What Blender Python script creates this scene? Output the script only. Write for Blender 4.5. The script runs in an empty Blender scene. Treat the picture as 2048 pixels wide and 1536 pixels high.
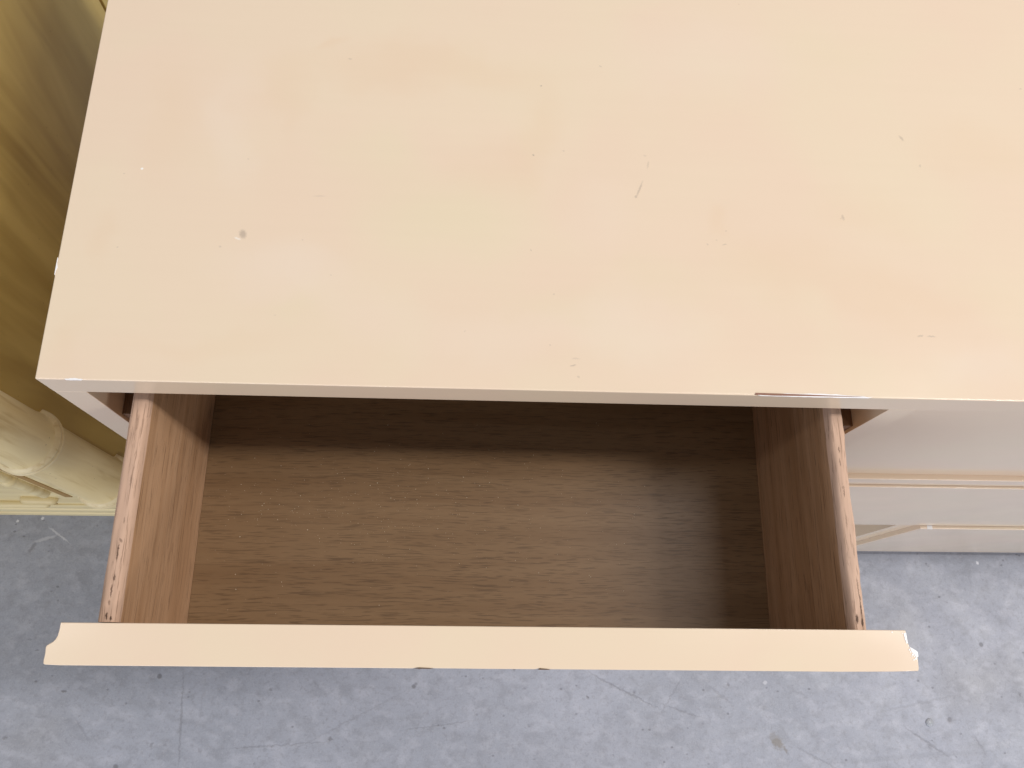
import bpy, bmesh, math, random
from mathutils import Vector, Matrix, noise as mnoise
random.seed(7)
S = bpy.context.scene
C = S.collection
R = math.radians
FLOOR = -76.0                      # plan is drawn in cm, z = 0 on the dresser top
def V(x, y, z): return Vector((x * .01, y * .01, (z - FLOOR) * .01))

# ---------------------------------------------------------------- camera
cam = bpy.data.cameras.new('camera'); co = bpy.data.objects.new('camera', cam); C.objects.link(co)
cam.sensor_fit = 'HORIZONTAL'; cam.sensor_width = 36; cam.lens = 1642.36 / 2048 * 36
cam.clip_start = .01; cam.clip_end = 50
co.location = V(24.391, -15.281, 47.231); co.rotation_euler = (.319068, -.073897, .000359)
S.camera = co
# ---------------------------------------------------------------- light
w = bpy.data.worlds.new("World"); S.world = w; w.use_nodes = True
bg = w.node_tree.nodes['Background']; bg.inputs[0].default_value = (.95, .97, 1.05, 1); bg.inputs[1].default_value = .345
def area(name, loc, target, sx, sy, power, col):
    l = bpy.data.lights.new(name, 'AREA'); l.shape = 'RECTANGLE'; l.size = sx; l.size_y = sy; l.energy = power; l.color = col
    o = bpy.data.objects.new(name, l); C.objects.link(o); o.location = V(*loc)
    d = V(*target) - o.location
    z = -d.normalized(); x = (Vector((1, 0, 0)) - z * z.x).normalized(); y = z.cross(x)     # long side runs along the room's x
    o.rotation_euler = Matrix((x, y, z)).transposed().to_euler()
    return o
LAMPS = [('ceiling_tube', (385, 2, 380), (25, 2, 0), 1.6, .3, 138, (1, .965, .935)),
 ('ceiling_tube', (225, 48, 380), (25, 2, 0), 1.6, .8, 48, (1, .965, .935)),
 ('ceiling_tube', (-260, 4, 380), (25, 0, 0), 2.0, .28, 14, (1, .97, .94)),
 ('front_fill', (-170, -430, 75), (25, 0, -20), 4.0, 2.2, 94, (.93, .97, 1.1)),  # added broad fill light to brighten the front faces and inner drawer side
 ('front_lamp', (315, -330, 220), (20, 0, -5), .6, .6, 40, (1, .97, .94))]
for q in LAMPS: area(*q)
S.view_settings.view_transform = 'Standard'; S.view_settings.look = 'None'
S.view_settings.exposure = 0; S.view_settings.gamma = 1; S.view_settings.use_curve_mapping = False

# ---------------------------------------------------------------- node helpers
class M:
    def __init__(s, name):
        s.m = bpy.data.materials.new(name); s.m.use_nodes = True
        s.t = s.m.node_tree; s.b = s.t.nodes['Principled BSDF']
        s.co = s.n('ShaderNodeTexCoord').outputs['Object']
    def n(s, t): return s.t.nodes.new(t)
    def l(s, a, b): s.t.links.new(a, b)
    def put(s, sock, v):
        if isinstance(v, bpy.types.NodeSocket): s.l(v, sock)
        else: sock.default_value = v
    def math(s, op, a, b=0.0, clamp=False):
        k = s.n('ShaderNodeMath'); k.operation = op; k.use_clamp = clamp
        s.put(k.inputs[0], a); s.put(k.inputs[1], b); return k.outputs[0]
    def vec(s, op, a, b):
        k = s.n('ShaderNodeVectorMath'); k.operation = op; s.put(k.inputs[0], a); s.put(k.inputs[1], b); return k.outputs[0]
    def map(s, scale, rot=(0, 0, 0), loc=(0, 0, 0), v=None, typ='POINT'):
        k = s.n('ShaderNodeMapping'); k.vector_type = typ; s.l(v or s.co, k.inputs[0])
        k.inputs['Location'].default_value = loc; k.inputs['Rotation'].default_value = rot; k.inputs['Scale'].default_value = scale
        return k.outputs[0]
    def noise(s, scale, detail=4, rough=.55, dist=0, v=None, col=False):
        k = s.n('ShaderNodeTexNoise'); s.l(v or s.co, k.inputs['Vector'])
        k.inputs['Scale'].default_value = scale; k.inputs['Detail'].default_value = detail
        k.inputs['Roughness'].default_value = rough; k.inputs['Distortion'].default_value = dist
        return k.outputs['Color' if col else 'Fac']
    def voro(s, scale, v=None, feat='F1'):
        k = s.n('ShaderNodeTexVoronoi'); s.l(v or s.co, k.inputs['Vector']); k.inputs['Scale'].default_value = scale; k.feature = feat
        return k.outputs['Distance']
    def ramp(s, f, a, b, lo=0.0, hi=1.0):
        k = s.n('ShaderNodeMapRange'); k.interpolation_type = 'SMOOTHSTEP'
        s.l(f, k.inputs[0]); k.inputs[1].default_value = a; k.inputs[2].default_value = b; k.inputs[3].default_value = lo; k.inputs[4].default_value = hi
        return k.outputs[0]
    def mix(s, f, a, b, mode='MIX'):
        k = s.n('ShaderNodeMix'); k.data_type = 'RGBA'; k.blend_type = mode
        s.put(k.inputs[0], f)
        for q, v in ((6, a), (7, b)): s.put(k.inputs[q], v if isinstance(v, bpy.types.NodeSocket) else (*v, 1))
        return k.outputs[2]
    def marks(s, table, wob=.0008, soft=.55, wscale=900):
        """wear spots: elongated patches at their own places on the surface (cm), ragged by a fine noise"""
        nz = s.vec('SUBTRACT', s.noise(wscale, 3, .6, col=True), (.5, .5, .5))
        k = s.n('ShaderNodeVectorMath'); k.operation = 'SCALE'; s.l(nz, k.inputs[0]); k.inputs['Scale'].default_value = wob * 2
        p = s.vec('ADD', s.co, k.outputs[0]); p = s.vec('MULTIPLY', p, (1, 1, 0)); acc = None
        for (x, y, a, b, ang, st) in table:
            q = s.map((max(a, .05) * .01, max(b, .05) * .01, 1), (0, 0, R(ang)), (x * .01, y * .01, 0), v=p, typ='TEXTURE')
            ln = s.n('ShaderNodeVectorMath'); ln.operation = 'LENGTH'; s.l(q, ln.inputs[0])
            f = s.ramp(ln.outputs['Value'], 1.25, 1.25 - soft * 1.25, 0, st)
            acc = f if acc is None else (s.math('SUBTRACT', s.math('ADD', acc, f), s.math('MULTIPLY', acc, f)) if soft > .7 else s.math('MAXIMUM', acc, f))
        return acc
    def bump(s, h, strength, dist):
        k = s.n('ShaderNodeBump'); k.inputs['Strength'].default_value = strength; k.inputs['Distance'].default_value = dist
        s.l(h, k.inputs['Height']); s.l(k.outputs[0], s.b.inputs['Normal'])
    def out(s, col, rough=.4, spec=.5, **kw):
        s.put(s.b.inputs['Base Color'], col if isinstance(col, bpy.types.NodeSocket) else (*col, 1))
        s.put(s.b.inputs['Roughness'], rough); s.b.inputs['Specular IOR Level'].default_value = spec
        for k, v in kw.items(): s.b.inputs[k.replace('_', ' ')].default_value = v
        return s.m
TOP_DARK = [(10.9, 9.89, 0.354, 0.244, -71.3, 0.9), (29.89, 22.14, 0.077, 0.075, 3.3, 1), (29.32, 16.57, 0.074, 0.078, 2.9, 1), (16.72, 23.59, 0.171, 0.062, -8.6, 0.5), (34.11, 24.03, 0.141, 0.064, -20.8, 0.5), (36.42, 14.29, 0.702, 0.073, 68.2, 0.7), (37.09, 16.18, 0.357, 0.068, 78.4, 0.4), (36.92, 16.91, 0.138, 0.079, 2.9, 0.3), (36.15, 13.71, 0.154, 0.1, 61.2, 0.7), (15.41, 12.81, 0.444, 0.059, 2.6, 0.35), (50.24, 12.73, 0.253, 0.097, -78.4, 0.6), (55.32, 19.22, 0.286, 0.111, -58.4, 0.65), (56.32, 17.03, 0.109, 0.123, 2.8, 0.5), (54.29, 4.28, 0.244, 0.068, 11.6, 0.6), (55.03, 4.27, 0.332, 0.079, -3.5, 0.6), (31.65, 1.66, 0.221, 0.058, 17.0, 0.8), (31.84, 2.12, 0.279, 0.066, -3.7, 0.35), (31.97, 0.92, 0.092, 0.082, -30.5, 0.5), (9.59, 8.96, 0.076, 0.087, 2.2, 0.5), (41.89, 10.37, 0.173, 0.058, 12.9, 0.6), (40.75, 10.33, 0.067, 0.074, 2.3, 0.5), (41.38, 10.68, 0.067, 0.059, 2.3, 0.4), (42.07, 11.38, 0.068, 0.075, 2.3, 0.4), (16.55, 7.25, 0.062, 0.069, 2.1, 0.5), (24.97, 3.74, 0.062, 0.066, 1.7, 0.5), (65.05, 23.94, 0.155, 0.09, 3.3, 0.4), (29.1, 9.47, 0.103, 0.051, -62.3, 0.6), (30.54, 6.43, 0.064, 0.069, 2.0, 0.4), (3.06, 13.89, 0.077, 0.055, 2.7, 0.4), (3.42, 8.68, 0.06, 0.055, 2.2, 0.5), (10.7, 15.34, 0.064, 0.056, 2.8, 0.4), (13.37, 4.44, 0.06, 0.066, 1.8, 0.3), (31.36, 16.99, 0.101, 0.047, -20.4, 0.4), (30.24, 2.97, 0.062, 0.066, 1.6, 0.4), (14.61, 9.61, 0.062, 0.071, 2.3, 0.4)]
TOP_WHITE = [(4.12, 14.31, 0.093, 0.089, 2.8, 1), (10.6, 9.56, 0.223, 0.068, -19.8, 0.5)]
FLOOR_DARK = [(-27.54, -19.91, 0.419, 0.24, -27.3, 0.9), (-15.12, -26.74, 0.262, 0.374, -0.4, 0.6), (-13.28, -26.75, 0.328, 0.249, -0.4, 0.4), (8.58, -26.08, 0.405, 0.252, -0.4, 0.7), (44.24, -20.95, 0.214, 0.265, -0.2, 0.9), (35.22, -19.8, 0.284, 0.199, -0.1, 0.5), (64.71, -19.26, 0.294, 0.204, -0.1, 0.7), (108.51, -20.66, 0.231, 0.281, -0.2, 0.8), (-11.57, -23.64, 0.164, 6.925, 3.6, 0.45), (49.3, -19.97, 6.616, 0.173, -25.8, 0.5), (57.81, -22.79, 3.874, 0.136, -17.1, 0.4), (56.11, -20.99, 3.889, 0.153, 55.4, 0.3), (63.42, -20.67, 2.322, 0.288, -36.3, 0.35), (61.65, -19.86, 0.556, 0.427, -29.1, 0.3), (93.28, -27.14, 4.137, 0.223, -33.8, 0.55), (101.08, -27.52, 1.771, 0.196, -65.0, 0.4), (77.14, -29.31, 4.062, 0.175, -27.0, 0.4), (92.24, -21.98, 7.79, 0.199, 10.3, 0.22), (1.93, -26.85, 8.013, 0.126, 3.4, 0.35), (11.14, -23.75, 9.995, 0.167, 27.0, 0.22), (23.52, -24.45, 6.216, 0.129, 7.2, 0.3), (88.89, -29.07, 15.035, 0.39, 3.1, 0.2), (-35.06, -0.71, 0.911, 0.299, 63.3, 0.7), (-34.17, -25.7, 0.384, 0.312, -0.4, 0.7), (-31.94, -14.61, 0.331, 0.199, 0.0, 0.6), (-33.16, -13.3, 0.266, 0.134, 0.1, 0.4), (-24.32, -24.83, 2.027, 0.18, -52.7, 0.3), (40.18, -28.38, 14.055, 3.766, -0.4, 0.14), (52.92, -26.55, 9.297, 3.839, -0.4, 0.14), (29.09, -27.35, 4.148, 1.891, -0.4, 0.12)]
FLOOR_BROWN = [(71.22, -26.99, 1.174, 0.726, -48.2, 0.9), (72.35, -27.98, 0.639, 0.294, -61.8, 0.7), (70.81, -26.01, 0.818, 0.352, -29.0, 0.5)]
FLOOR_WHITE = [(-37.8, 3.03, 0.207, 0.218, 0.7, 0.9), (-34.41, 3.5, 0.208, 0.219, 0.7, 0.9), (-31.71, 1.1, 1.958, 0.164, -35.0, 0.5), (-33.55, 0.51, 1.725, 0.223, 16.7, 0.35), (105.48, -1.74, 0.283, 0.216, -54.6, 0.9), (70.2, -19.0, 0.37, 0.273, -0.1, 0.4)]
FRONT_LEFT = [(2.479, -13.729), (2.473, -14.109), (2.433, -14.447), (2.348, -14.646), (2.233, -14.785), (2.071, -14.885), (1.929, -14.985), (1.891, -15.104), (1.907, -15.3), (1.915, -15.456), (1.904, -15.612), (1.893, -15.768), (1.913, -15.943), (1.952, -15.985), (2.016, -16.008)]
FRONT_RIGHT = [(52.336, -13.597), (52.335, -13.759), (52.338, -14.058), (52.341, -14.347), (52.423, -14.418), (52.457, -14.557), (52.493, -14.629), (52.637, -14.683), (52.784, -14.774), (52.887, -14.857), (52.887, -15.068), (52.87, -15.236), (52.879, -15.362), (52.876, -15.53), (52.864, -15.822), (52.841, -15.914), (52.781, -15.947)]
SIDE_DARK = [(4.68, -9.49, 0.578, 0.047, -89.5, 0.8), (4.74, -8.76, 0.156, 0.082, -54.4, 0.5), (4.69, -10.94, 0.227, 0.058, -89.5, 0.7), (4.63, -11.72, 0.365, 0.04, -89.5, 0.7), (4.56, -13.13, 0.223, 0.071, -86.4, 0.9), (4.83, -13.24, 0.141, 0.07, -81.5, 0.9), (4.59, -12.37, 0.169, 0.057, -86.4, 0.5), (4.77, -7.56, 0.208, 0.039, -89.6, 0.4), (4.84, -5.13, 0.428, 0.036, -89.6, 0.35), (49.9, -11.24, 0.661, 0.046, -89.3, 0.5), (49.93, -12.45, 0.536, 0.052, -91.4, 0.8), (49.58, -13.14, 0.297, 0.097, -93.5, 0.9), (49.9, -13.35, 0.267, 0.081, -93.6, 0.9), (49.95, -11.85, 0.238, 0.053, -87.1, 0.7), (49.75, -5.25, 0.325, 0.044, -91.3, 0.6), (49.71, -3.26, 0.296, 0.049, -87.2, 0.5), (49.75, -2.42, 0.233, 0.049, -87.2, 0.6), (49.73, -4.92, 0.129, 0.103, -87.1, 0.35), (49.68, -7.03, 0.444, 0.04, -90.3, 0.35), (49.89, -8.93, 0.496, 0.04, -90.3, 0.35)]
TOP_STAIN = [(21.87, 22.99, 10.415, 2.253, 1.0, 0.6), (29.61, 18.16, 2.038, 5.396, -2.8, 0.5), (13.29, 20.05, 1.486, 4.276, 12.9, 0.45), (27.08, 15.69, 4.027, 2.274, 2.8, 0.35), (14.62, 24.55, 1.399, 0.533, 28.0, 0.6), (42.07, 12.2, 1.161, 1.125, 2.4, 0.5), (45.53, 9.38, 4.968, 3.307, -8.9, 0.5), (53.31, 6.78, 8.175, 2.519, -1.3, 0.5), (60.59, 18.54, 6.002, 2.896, 2.9, 0.4), (5.07, 18.02, 2.263, 5.904, -6.5, 0.35), (1.71, 9.1, 1.044, 2.061, 2.3, 0.4), (51.51, 13.36, 3.898, 2.305, 2.5, 0.3), (9.72, 2.38, 5.9, 1.118, 1.6, 0.3), (1.93, 2.16, 1.428, 2.206, 1.6, 0.35)]
TOP_PALE = [(13.46, 6.8, 5.248, 2.652, -9.0, 0.7), (9.58, 17.88, 1.611, 4.894, 3.1, 0.5), (35.31, 4.12, 5.463, 2.994, 1.7, 0.6), (27.14, 3.21, 6.88, 1.962, 1.7, 0.4), (57.55, 2.04, 4.728, 2.049, 1.5, 0.6), (41.32, 25.03, 8.145, 3.832, 3.5, 0.4), (33.69, 12.59, 3.017, 4.372, 2.5, 0.3), (19.73, 4.31, 4.606, 1.971, 1.8, 0.35)]
TOP_OLIVE = [(23.2, 12.13, 6.171, 3.942, -3.2, 0.7), (19.12, 16.45, 3.623, 2.647, 2.9, 0.4), (31.22, 5.35, 3.83, 2.026, 1.9, 0.4), (13.7, 4.12, 2.402, 1.309, 1.8, 0.4), (37.43, 7.65, 3.623, 2.102, 2.0, 0.4), (50.73, 26.94, 6.119, 2.228, 3.7, 0.3)]
# ---------------------------------------------------------------- materials
PAINT_A, PAINT_B, PAINT_C = (.80, .645, .475), (.80, .628, .468), (.795, .655, .475)
def paint(name, worn):
    m = M(name)
    c = m.mix(m.ramp(m.noise(7, 2), .35, .65), PAINT_A, PAINT_B)
    c = m.mix(m.ramp(m.noise(11, 2, v=m.map((1, 1, 1), loc=(3, 1, 2))), .42, .68, 0, .7), c, PAINT_C)
    if worn:
        st = m.marks(TOP_STAIN, .035, .95, 14)
        c = m.mix(m.math('MULTIPLY', m.marks(TOP_OLIVE, .03, .95, 12), .75), c, (.765, .66, .45))
        c = m.mix(m.math('MULTIPLY', st, .5), c, (.765, .565, .375))
        c = m.mix(m.ramp(m.noise(1, 3, .6, v=m.map((5, 160, 1))), .35, .7, 0, .045), c, (.70, .56, .40))
        c = m.mix(m.math('MULTIPLY', m.marks(TOP_PALE, .035, .95, 12), .7), c, (.815, .68, .54))
        sp = m.ramp(m.voro(55, m.map((1, 1, 0))), .045, .02, 0, 1)
        sp = m.math('MULTIPLY', sp, m.ramp(m.noise(31, 1), .62, .7, 0, .3))
        c = m.mix(sp, c, (.5, .38, .25))
        c = m.mix(m.math('MULTIPLY', m.marks(TOP_DARK, .0011, .7), .68), c, (.42, .335, .26))
        c = m.mix(m.marks(TOP_WHITE, .0004), c, (.92, .88, .82))
    if worn: m.bump(m.noise(420, 2), .012, .0004)
    return m.out(c, m.ramp(m.noise(9, 3), .3, .7, .13, .2), .5)
paint_top = paint('cream_lacquer_worn', True)
paint_plain = paint('cream_lacquer', False)
def plain(name, col, rough=.5, spec=.4, var=.12, sc=60):
    m = M(name)
    c = m.mix(m.noise(sc, 4), tuple(v * (1 - var) for v in col), tuple(min(1, v * (1 + var)) for v in col))
    return m.out(c, rough, spec)
chip_white = plain('bare_white_primer', (.9, .87, .85), .35)
chip_wood = plain('bare_red_wood', (.27, .135, .09), .7, sc=300)
chip_dark = plain('dark_chipped_edge', (.12, .07, .035), .7)
def wood(name, axis, light, dark, pore, bumpy=.25, dashes=False, rough=.5, streak=.5, cracks=None):
    m = M(name)
    def sc(a, b): return (a, b, b) if axis == 0 else (b, a, b)
    wob = m.vec('ADD', m.co, m.vec('MULTIPLY', m.vec('SUBTRACT', m.noise(9, 2, col=True), (.5, .5, .5)), (.006, .006, .006)))
    s1 = m.noise(1, 4, .6, 1.2, v=m.map(sc(2.2, 46), v=wob))
    s2 = m.noise(1, 5, .6, .4, v=m.map(sc(6, 190), v=wob))
    c = m.mix(m.ramp(s1, .3, .72), light, dark)
    c = m.mix(m.ramp(s2, .5, .8, 0, streak), c, tuple(v * .62 for v in dark))
    if dashes:
        d1 = m.ramp(m.noise(1, 1, .5, v=m.map(sc(58, 1250), v=wob)), .585, .67)
        d2 = m.ramp(m.noise(1, 1, .5, v=m.map(sc(42, 900), loc=(5, 3, 1), v=wob)), .61, .70)
        d = m.math('MULTIPLY', m.math('MAXIMUM', d1, d2), m.ramp(m.noise(14, 2), .3, .6, .55, 1))
        c = m.mix(m.math('MULTIPLY', d, .52), c, pore); h = d
    else:
        d = m.ramp(m.noise(1, 3, .6, v=m.map(sc(26, 1100), v=wob)), .56, .66)
        c = m.mix(m.math('MULTIPLY', d, .7), c, pore); h = d
    if cracks:
        k = m.marks(cracks, .0007, .6); c = m.mix(k, c, (.07, .035, .02)); h = m.math('MAXIMUM', h, k)
    m.bump(m.math('MULTIPLY', h, -1), bumpy, .0006)
    return m.out(c, rough, .35)
wood_side = wood('drawer_side_oak', 1, (.51, .31, .18), (.40, .226, .118), (.13, .065, .03))
wood_worn = wood('worn_side_top', 1, (.66, .455, .335), (.53, .345, .24), (.30, .18, .12), .5, False, .75, .5, SIDE_DARK)
wood_bottom = wood('printed_oak_bottom', 0, (.232, .141, .07), (.192, .11, .051), (.07, .038, .018), .1, True, .4, .15)
wood_guide = wood('brown_runner_wood', 1, (.2, .1, .045), (.13, .06, .025), (.06, .03, .01))
def glazed(name, a, b, glaze, stretch):
    m = M(name)
    s = m.noise(1, 4, .6, .6, v=m.map(stretch)); s2 = m.noise(1, 3, .55, .3, v=m.map(tuple(v * 2.7 for v in stretch), loc=(2, 5, 1)))
    c = m.mix(m.ramp(s, .32, .7), a, b)
    c = m.mix(m.ramp(s2, .5, .75, 0, .55), c, glaze)
    c = m.mix(m.ramp(m.voro(70), .07, .03, 0, .5), c, (.16, .09, .03))
    m.bump(s2, .1, .001)
    return m.out(c, .42, .4)
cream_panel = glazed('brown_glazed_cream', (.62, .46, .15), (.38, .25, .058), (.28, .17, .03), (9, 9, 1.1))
cream_post = glazed('aged_cream_bamboo', (.82, .68, .38), (.72, .56, .27), (.42, .26, .07), (30, 30, 3))
cream_rim = glazed('lit_cream_rim', (.80, .67, .40), (.72, .57, .31), (.54, .38, .15), (60, 60, 60))  # paler cream paints the lit crescent into the node rims
cream_front = glazed('aged_cream_front', (.80, .68, .39), (.72, .58, .30), (.54, .39, .15), (2, 20, 20))
glaze_dark = plain('dark_glaze_in_groove', (.34, .2, .06), .5)
def concrete():
    m = M('grey_concrete')
    flat = m.map((1, 1, 0))
    c = m.mix(m.ramp(m.noise(3.0, 4, .6), .3, .7), (.305, .325, .38), (.365, .385, .452))
    c = m.mix(m.ramp(m.noise(4.1, 3, v=m.map((1, 1, 0), loc=(8, 2, 0))), .5, .72, 0, .5), c, (.30, .30, .315))
    c = m.mix(m.ramp(m.noise(42, 3, .55, v=m.map((1, 1.25, 0))), .46, .70, 0, .42), c, (.24, .25, .285))
    c = m.mix(m.ramp(m.noise(60, 3, .55, v=m.map((.7, .95, 0), (0, 0, .5), loc=(4, 4, 0))), .48, .68, 0, .42), c, (.46, .475, .545))
    c = m.mix(m.ramp(m.noise(150, 3, .6, v=flat), .5, .7, 0, .4), c, (.24, .245, .275))
    c = m.mix(m.ramp(m.noise(420, 3, .7, v=flat), .45, .75, 0, .35), c, (.22, .225, .25))
    c = m.mix(m.ramp(m.noise(380, 2, .7, v=m.map((1, 1, 0), loc=(2, 9, 0))), .55, .75, 0, .3), c, (.52, .53, .58))
    pits = m.math('MULTIPLY', m.ramp(m.voro(24, flat), .11, .05), m.ramp(m.noise(17, 1, v=flat), .48, .58))
    pits2 = m.math('MULTIPLY', m.ramp(m.voro(62, m.map((1, 1.3, 0), loc=(.3, .7, 0))), .16, .08, 0, .75), m.ramp(m.noise(23, 1, v=m.map((1, 1, 0), loc=(7, 1, 0))), .5, .6))
    p = m.math('MAXIMUM', pits, pits2)
    c = m.mix(m.math('MULTIPLY', p, .7), c, (.14, .14, .155))
    mk = m.marks(FLOOR_DARK, .004, .7, 160)
    c = m.mix(m.math('MULTIPLY', mk, .8), c, (.16, .16, .175))
    c = m.mix(m.math('MULTIPLY', m.marks(FLOOR_BROWN, .008, .6, 150), .8), c, (.2, .18, .155))
    c = m.mix(m.marks(FLOOR_WHITE, .003, .5, 200), c, (.7, .71, .76))
    h = m.math('SUBTRACT', m.noise(90, 6, .7, v=flat), m.math('MULTIPLY', m.math('MAXIMUM', p, mk), .8))
    m.bump(h, .3, .002)
    return m.out(c, m.ramp(m.noise(20, 4), .3, .7, .42, .62), .4)
floor_mat = concrete()
dust_mat = plain('pale_dust', (.62, .53, .39), .6)
glassm = M('clear_drop'); glass_mat = glassm.out((.62, .65, .7), .12, .5, Transmission_Weight=.45, IOR=1.33)

# ---------------------------------------------------------------- mesh helpers
def link(name, bm, mat, parent=None, bevel=0.0, seg=2, smooth=False, **props):
    bmesh.ops.recalc_face_normals(bm, faces=bm.faces)
    me = bpy.data.meshes.new(name); bm.to_mesh(me); bm.free()
    o = bpy.data.objects.new(name, me); C.objects.link(o)
    for q in (mat if isinstance(mat, (list, tuple)) else [mat]): me.materials.append(q)
    if smooth:
        for p in me.polygons: p.use_smooth = True
    if bevel:
        b = o.modifiers.new('bevel', 'BEVEL'); b.width = bevel * .01; b.segments = seg; b.limit_method = 'ANGLE'; b.angle_limit = R(40); b.harden_normals = True
        for p in me.polygons: p.use_smooth = True
    if parent is not None:
        o.parent = parent
        o.location = -parent.location if parent.parent is None else Vector((0, 0, 0))
    for k, v in props.items(): o[k] = v
    return o
def thing(name, loc, label, cat):
    o = bpy.data.objects.new(name, None); C.objects.link(o); o.location = V(*loc); o.empty_display_size = .05
    o['label'] = label; o['category'] = cat
    return o
I = lambda x, y, z: (x, y, z)
def box(bm, x0, x1, y0, y1, z0, z1, T=I, mi=0):
    v = [bm.verts.new(V(*T(x, y, z))) for x in (x0, x1) for y in (y0, y1) for z in (z0, z1)]
    for f in ((0, 1, 3, 2), (4, 6, 7, 5), (0, 4, 5, 1), (2, 3, 7, 6), (0, 2, 6, 4), (1, 5, 7, 3)):
        bm.faces.new([v[k] for k in f]).material_index = mi
    return bm
def B(*a, T=I): return box(bmesh.new(), *a, T=T)
def prism(pts, z0, z1, T=I):
    bm = bmesh.new()
    a = [bm.verts.new(V(*T(x, y, z0))) for x, y in pts]; b = [bm.verts.new(V(*T(x, y, z1))) for x, y in pts]
    bm.faces.new(a[::-1]); bm.faces.new(b); n = len(pts)
    for k in range(n): bm.faces.new((a[k], a[(k + 1) % n], b[(k + 1) % n], b[k]))
    return bm
def lathe(prof, cx, cy, seg=56, squash=None):
    bm = bmesh.new(); rings = []
    for z, r in prof:
        rings.append([bm.verts.new(V(cx + r * math.cos(2 * math.pi * k / seg), cy + r * math.sin(2 * math.pi * k / seg), z)) for k in range(seg)])
    for p, q in zip(rings, rings[1:]):
        for k in range(seg): bm.faces.new((p[k], p[(k + 1) % seg], q[(k + 1) % seg], q[k]))
    bm.faces.new(rings[0]); bm.faces.new(rings[-1][::-1])
    return bm
def tube(path, rad, seg=14):
    """rounded bead along a path (cm) with domed ends"""
    bm = bmesh.new(); P = [Vector(p) for p in path]; rings = []
    d0 = (P[1] - P[0]).normalized(); d1 = (P[-1] - P[-2]).normalized()
    pts = [(P[0] - d0 * rad * math.cos(a), rad * math.sin(a), d0) for a in (.35, .8, 1.2)] + [(p, rad, (P[min(i + 1, len(P) - 1)] - P[max(i - 1, 0)]).normalized()) for i, p in enumerate(P)] + [(P[-1] + d1 * rad * math.cos(a), rad * math.sin(a), d1) for a in (1.2, .8, .35)]
    for p, r, d in pts:
        u = d.cross(Vector((.3, 1, .2))).normalized(); v = d.cross(u).normalized()
        rings.append([bm.verts.new(V(*(p + u * r * math.cos(2 * math.pi * k / seg) + v * r * math.sin(2 * math.pi * k / seg)))) for k in range(seg)])
    for a, b in zip(rings, rings[1:]):
        for k in range(seg): bm.faces.new((a[k], a[(k + 1) % seg], b[(k + 1) % seg], b[k]))
    bm.faces.new(rings[0][::-1]); bm.faces.new(rings[-1])
    return bm

# ---------------------------------------------------------------- setting: concrete floor
link('floor', B(-400, 500, -400, 400, FLOOR - 5, FLOOR), floor_mat, kind='structure')

# ---------------------------------------------------------------- the cream dresser
XL, XR, T_, W = 1.952, 52.837, 2.442, 134.0
ST = XR + 1.86                                  # right side of the stile between the two upper openings
dr = thing('dresser', (W / 2, 24, FLOOR), 'cream lacquered dresser with worn flat top and its upper left drawer pulled open', 'dresser')
link('top', B(-.0, W, 0, 48, -T_, 0), paint_top, dr, .09, 3)
link('side_panel', B(.02, XL, 1.9, 47.5, FLOOR, -T_ - .03), paint_plain, dr, .04)
link('side_panel', B(W - XL, W - .02, 1.9, 47.5, FLOOR, -T_ - .03), paint_plain, dr, .04)
link('back_panel', B(XL, W - XL, 46.5, 47.4, FLOOR + 2, -T_ - .05), wood_guide, dr)
link('stile', B(.012, XL, .012, 1.89, FLOOR, -T_ - .02), paint_plain, dr, .06)
link('stile', B(XR, ST, .012, 1.9, -24.1, -T_ - .004), paint_plain, dr, .03)
link('stile', B(W - XL, W - .012, .012, 1.89, FLOOR, -T_ - .02), paint_plain, dr, .06)
link('rail', B(XL, W - XL, .006, 1.9, -26.35, -24.1), paint_plain, dr, .09)
link('recessed_panel', B(ST, W - XL, .55, 1.5, -24.1, -T_ - .004), paint_plain, dr)
link('divider', B(XR + .4, ST - .4, 1.9, 46, -26, -T_ - .05), wood_guide, dr)
link('middle_drawer_front', B(XL + .4, W - XL - .4, -.21, 1.6, -49.35, -26.62), paint_plain, dr, .08)
link('stile', B(79.3, 81.68, .006, 1.9, FLOOR, -49.5), paint_plain, dr, .04)
link('lower_panel', B(XL, 79.3, 6.5, 7.2, FLOOR + .5, -49.5), paint_plain, dr)
link('lower_door', B(81.7, W - XL - .4, -.56, 1.4, -72.4, -49.85), paint_plain, dr, .12, 3)
link('base_rail', B(81.68, W - XL, 1.6, 3.2, FLOOR, -72.0), paint_plain, dr)
# drawer runners that fill the gap either side of the open drawer
link('drawer_runner', B(XL, XL + 2.0, .25, 42, -12, -8.1), wood_guide, dr, .05)
link('drawer_runner', B(XR - 2.1, XR, .25, 42, -12, -7.4), wood_guide, dr, .05)
link('dust_panel', B(XL, XR, 2, 46, -24.6, -23.8), wood_guide, dr)
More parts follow.
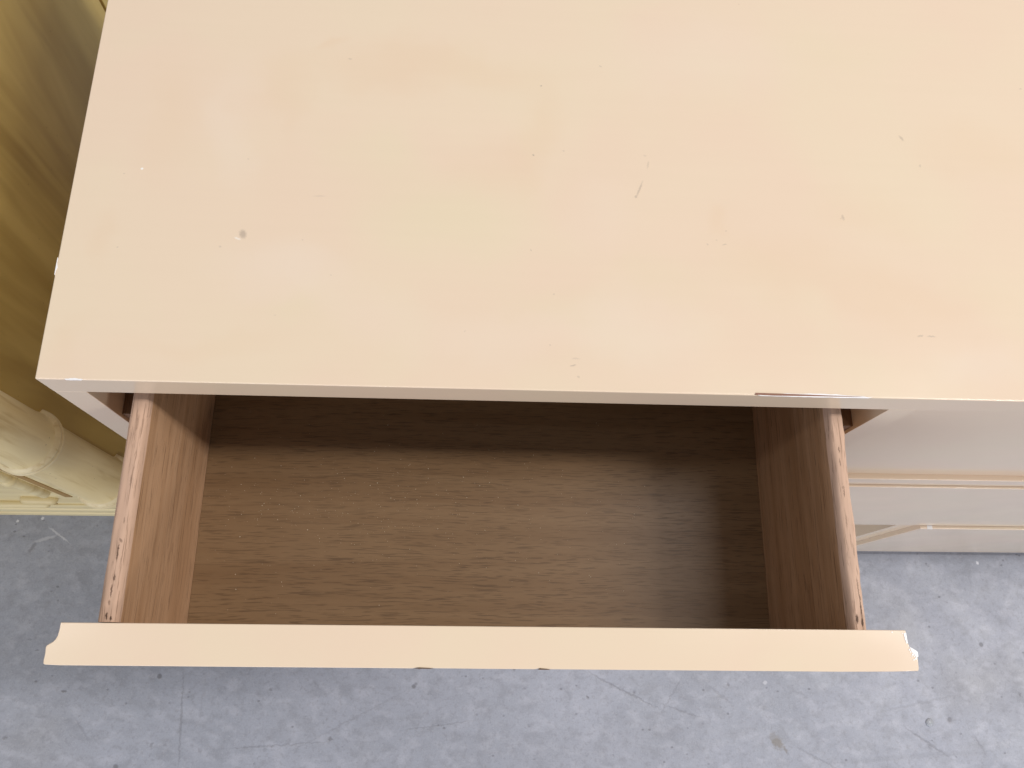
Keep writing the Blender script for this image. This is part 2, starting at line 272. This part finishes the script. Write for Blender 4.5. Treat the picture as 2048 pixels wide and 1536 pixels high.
# damage along the edges
def sliver(name, pts, z, h, mat, label):
    link(name, prism(pts, z, z + h), mat, dr, label=label)
def ragged(x0, x1, ya, yb, n, j):
    out = [(x0, ya * .5 + yb * .5)]
    f = lambda t: max(.12, math.sin(math.pi * min(1, max(0, t))) ** .55)
    for k in range(1, n): t = k / n; out.append((x0 + (x1 - x0) * t, ya + random.uniform(-j, 0) * f(t)))
    out.append((x1, ya * .5 + yb * .5))
    for k in range(n - 1, 0, -1): t = k / n; out.append((x0 + (x1 - x0) * t, ya + (yb - ya) * f(t) + random.uniform(-j, j)))
    return out
sliver('veneer_chip', ragged(42.95, 50.6, -.012, .2, 22, .03), -.05, .065, chip_white, 'long pale torn strip of lacquer on the front edge')
sliver('veneer_split', [(42.95, .03), (44.2, .0), (46.2, .02), (47.6, .03), (49, .045), (50.2, .06), (49, .09), (47.6, .1), (46.0, .13), (44.4, .15), (43.0, .16)], -.03, .052, chip_wood, 'red brown bare wood split in the front edge')
sliver('paint_chip', ragged(1.66, 2.72, -.02, .1, 9, .02), -.075, .085, chip_white, 'white chip on the front edge near the left corner')
sliver('paint_chip', [(-.012, 7.85), (.035, 7.75), (.02, 7.5), (.06, 7.35), (.11, 7.15), (.04, 6.95), (.015, 6.65), (-.012, 6.7), (-.015, 7.3)], -.1, .112, chip_white, 'white chip on the left edge of the top')
link('paint_chip', B(82.6, 83.3, -.575, -.1, -49.95, -49.83), chip_white, dr, .05, label='white chip on the top edge of the lower door')

# --- the open drawer (slightly tilted and skewed in its opening)
xc = (XL + XR) / 2; YAW, PIT = -.008814, .0112
def D(x, y, z):
    X = x - xc; c, s = math.cos(YAW), math.sin(YAW)
    y2 = X * s + y * c
    return (xc + X * c - y * s, y2, z + y2 * PIT)
dw = link('drawer', box(B(5.33, 49.27, -13.4, 30.5, -17.85, -17.3, T=D), 5.3, 49.3, 29.4, 30.4, -17.2, -5.2, T=D), wood_guide, dr)
link('drawer_bottom', B(5.33, 49.27, -13.66, 29.4, -17.28, -17.07, T=D), wood_bottom, dw)
outl = FRONT_LEFT + [(2.8, -16.04)] + [(x, -16.045 + random.uniform(-.006, .006)) for x in (8, 14, 20, 22.5)] + [(22.8, -16.0), (23.6, -16.03)] + [(x, -16.035) for x in (26, 29.6)] + [(29.9, -15.98), (30.3, -16.03)] + [(x, -16.03) for x in (36, 42, 48)] + [(51.2, -15.995)] + FRONT_RIGHT[::-1]
link('drawer_front', prism(outl[::-1], -23.2, -3.0, T=D), paint_plain, dw, .05, 2)
link('edge_chip', prism([(22.6, -16.06), (23.7, -16.06), (23.4, -16.01), (22.9, -15.99)], -3.12, -2.985, T=D), chip_dark, dw)
link('edge_chip', prism([(29.75, -16.06), (30.5, -16.06), (30.3, -16.0), (29.9, -15.98)], -3.12, -2.985, T=D), chip_dark, dw)
# bare broken bits on the right end of the drawer front
def shard(pts, label): link('broken_edge', prism(pts, -3.3, -2.972, T=D), chip_white, dw, label=label)
shard([(52.16, -13.8), (52.33, -13.75), (52.35, -14.3), (52.37, -14.37), (52.27, -14.36), (52.22, -14.15)], 'white broken edge at the right end of the drawer front')
shard([(52.42, -14.55), (52.5, -14.6), (52.64, -14.67), (52.79, -14.765), (52.9, -14.85), (52.905, -15.12), (52.8, -15.16), (52.72, -15.08), (52.66, -14.96), (52.55, -14.9), (52.5, -14.76)], 'larger white broken edge at the right end of the drawer front')
for (x, y, a) in ((52.40, -14.72, .035), (52.46, -14.85, .03), (52.58, -15.0, .045), (52.66, -15.1, .03), (52.5, -15.12, .02), (52.75, -15.22, .05), (52.6, -15.3, .03), (52.1, -13.78, .02), (51.45, -13.72, .03), (52.22, -14.1, .03)):
    a *= 1.7; link('lacquer_flake', prism([(x - a, y - a * .6), (x + a * .3, y - a), (x + a, y + a * .2), (x, y + a)], -3.06, -2.98, T=D), chip_white, dw)
def side_board(x0, x1, name, outer):
    """board with a hand-rounded, slightly uneven top"""
    bm = bmesh.new(); n = 90; rows = []; wd = x1 - x0; m = 11
    for i in range(n + 1):
        y = -13.66 + 44.1 * (i / n) ** 1.5
        row = [(x0, -18.0), (x0, -10), (x0, -4.6)]
        for k in range(m + 1):
            t = k / m; e = abs(2 * t - 1) ** 6
            z = -3.72 - .55 * e - .05 * abs(2 * t - 1) ** 2
            nz = mnoise.noise(Vector((t * 3 + x0, y * .45, 1.7))) * .07 + mnoise.noise(Vector((t * 7 + x0, y * 1.3, 4))) * .035
            row.append((x0 + wd * t + (nz * .8 if 0 < k < m else 0) * (1 if k in (1, m - 1) else .5), z + nz))
        row += [(x1, -4.6), (x1, -10), (x1, -18.0)]
        rows.append([bm.verts.new(V(*D(x, y, z))) for x, z in row])
    for a, b in zip(rows, rows[1:]):
        for k in range(len(a) - 1): bm.faces.new((a[k], a[k + 1], b[k + 1], b[k])).material_index = int(3 <= k < 3 + m)
        bm.faces.new((a[-1], a[0], b[0], b[-1]))
    bm.faces.new(rows[0]); bm.faces.new(rows[-1][::-1])
    o = link(name, bm, (wood_side, wood_worn), dw)
    for p in o.data.polygons: p.use_smooth = True
    es = o.modifiers.new('edge', 'EDGE_SPLIT'); es.split_angle = R(50)
    return o
side_board(4.07, 5.31, 'drawer_side', -1)
side_board(49.26, 50.44, 'drawer_side', 1)

# --- dust lying in the drawer
bm = bmesh.new(); rr = random.Random(3)
for k in range(620):
    if k < 470: x, y = rr.gauss(19, 8.5), rr.gauss(-4.2, 2.3)
    else: x, y = rr.uniform(6, 40), rr.uniform(-12.5, 3)
    if not (5.6 < x < 46 and -13 < y < 4): continue
    r = rr.choice((.013, .015, .018, .022, .027, .04)) * rr.uniform(.7, 1.1); a = rr.uniform(0, 6)
    v = [bm.verts.new(V(*D(x + r * math.cos(a + q * 1.5708) * (1.3 if q % 2 else .8), y + r * math.sin(a + q * 1.5708), -17.068))) for q in range(4)]
    t = bm.verts.new(V(*D(x, y, -17.068 + r * 1.1)))
    for q in range(4): bm.faces.new((v[q], v[(q + 1) % 4], t))
    bm.faces.new(v[::-1])
link('dust', bm, dust_mat, kind='stuff', label='pale dust specks scattered on the bottom of the open drawer', category='dust')

# --- shiny drop on the floor
bm = lathe([(FLOOR + .002, .58), (FLOOR + .12, .55), (FLOOR + .22, .42), (FLOOR + .28, .22), (FLOOR + .3, .05)], 94, -24.5, 24)
link('water_drop', bm, glass_mat, smooth=True, label='small shiny clear drop on the grey concrete floor', category='drop')

# ---------------------------------------------------------------- the bamboo style cabinet on the left
cb = thing('bamboo_cabinet', (-46, 30, FLOOR), 'aged cream cabinet with bamboo style corner post left of the dresser', 'cabinet')
PX, PY = -17.0, 4.5
SX = -15.9                                       # outer face of its side
link('side_panel', B(SX - 2, SX, 6.5, 53.7, -70, -1.8), cream_panel, cb, .05)
link('back_stile', B(SX - 2, SX + .0, 54.3, 57.5, -70, -1.8), cream_panel, cb, .12)
link('groove', B(SX - 2, SX - .5, 53.7, 54.3, -70, -1.8), glaze_dark, cb)
link('cabinet_top', B(-78, -13.6, 1.2, 58.5, -1.8, .4), cream_front, cb, .3, 3)
link('far_side_panel', B(-76, -74, 6.5, 57, -70, -1.8), cream_panel, cb)
link('front_panel', B(-74, SX - 2, 4.4, 6.4, -68.9, -1.8), cream_front, cb, .05)
NODE = [(3, .02), (1.6, .05), (1.0, .1), (.6, .2), (.36, .44), (.2, .52), (.08, .48), (.0, .3), (-.14, .3), (-.2, .44), (-.36, .54), (-.56, .5), (-.78, .3), (-1.1, .12), (-1.7, .02)]
def post_prof(nodes, z0, z1, r):
    out = [(z1, r)]
    for q in sorted(nodes, reverse=True):
        if q < nodes[0] - .1 or True: out += [(q + dz, r + e) for dz, e in NODE if q + dz > z0]
    return out + [(z0, r)]
link('corner_post', lathe(post_prof([-33.6, -52.6], -54.6, -13, 2.8), PX, PY, 96), cream_post, cb, smooth=True)
for zz in (-33.67, -52.67):
    bm = bmesh.new(); lp = [[bm.verts.new(V(PX + rr_ * math.cos(k * math.pi / 48), PY + rr_ * math.sin(k * math.pi / 48), z_)) for k in range(96)] for rr_, z_ in ((3.05, zz + .07), (3.17, zz + .06), (3.17, zz - .06), (3.05, zz - .07))]
    for p, q in ((0, 1), (1, 2), (2, 3), (3, 0)):
        for k in range(96): bm.faces.new((lp[p][k], lp[p][(k + 1) % 96], lp[q][(k + 1) % 96], lp[q][k]))
    link('groove', bm, glaze_dark, cb, smooth=True)
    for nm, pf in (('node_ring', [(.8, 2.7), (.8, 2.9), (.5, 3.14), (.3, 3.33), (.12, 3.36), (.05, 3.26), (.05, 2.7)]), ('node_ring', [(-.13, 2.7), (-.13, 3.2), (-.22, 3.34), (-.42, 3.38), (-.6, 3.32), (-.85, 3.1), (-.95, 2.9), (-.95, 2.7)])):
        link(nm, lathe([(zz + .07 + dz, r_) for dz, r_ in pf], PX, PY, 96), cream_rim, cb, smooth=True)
link('corner_post', lathe(post_prof([-33.6, -52.6], -54.6, -13, 2.8), -73, PY), cream_post, cb, smooth=True)
pr_ = [(-68.8, 4.5), (-68.8, 4.15), (-69.6, 4.02), (-70.6, 4.05), (-71, 4.27), (-71.4, 4.27), (-71.6, 3.98), (-72.8, 3.92), (-73.6, 4.0), (-74, 4.22), (-74.4, 4.22), (-74.6, 3.92), (FLOOR, 3.9)]
bm = bmesh.new(); rows = []
for x in (-76, -14.2): rows.append([bm.verts.new(V(x, y, z)) for z, y in pr_ + [(FLOOR, 7.4), (-68.8, 7.4)]])
for k in range(len(rows[0])):
    n = (k + 1) % len(rows[0]); bm.faces.new((rows[0][k], rows[0][n], rows[1][n], rows[1][k]))
bm.faces.new(rows[0][::-1]); bm.faces.new(rows[1])
link('plinth', bm, cream_front, cb, .06, 2)
link('side_plinth', B(-17.9, -14.6, 7.4, 57.5, FLOOR, -70), cream_panel, cb, .1)
link('trim_bead', tube([(-27.1, 4.25, -14), (-27.1, 4.25, -60.0)], .7), cream_front, cb, smooth=True)
link('trim_knuckle', lathe([(-50.4, .5), (-50.6, .78), (-51.2, .95), (-51.8, .78), (-52, .5)], -27.2, 4.2, 24), cream_front, cb, smooth=True)
link('groove', B(-25.9, -25.0, 4.3, 4.415, -63.2, -14), glaze_dark, cb)
link('trim_knuckle', tube([(-31.3, 4.2, -64.2), (-28.1, 4.2, -64.5)], .72), cream_front, cb, smooth=True)
link('trim_bead', tube([(-72, 4.15, -67.3), (-30.2, 4.15, -67.5)], .62), cream_front, cb, smooth=True)
link('groove', B(-30.6, -29.2, 4.3, 4.412, -68.6, -67.2), glaze_dark, cb)
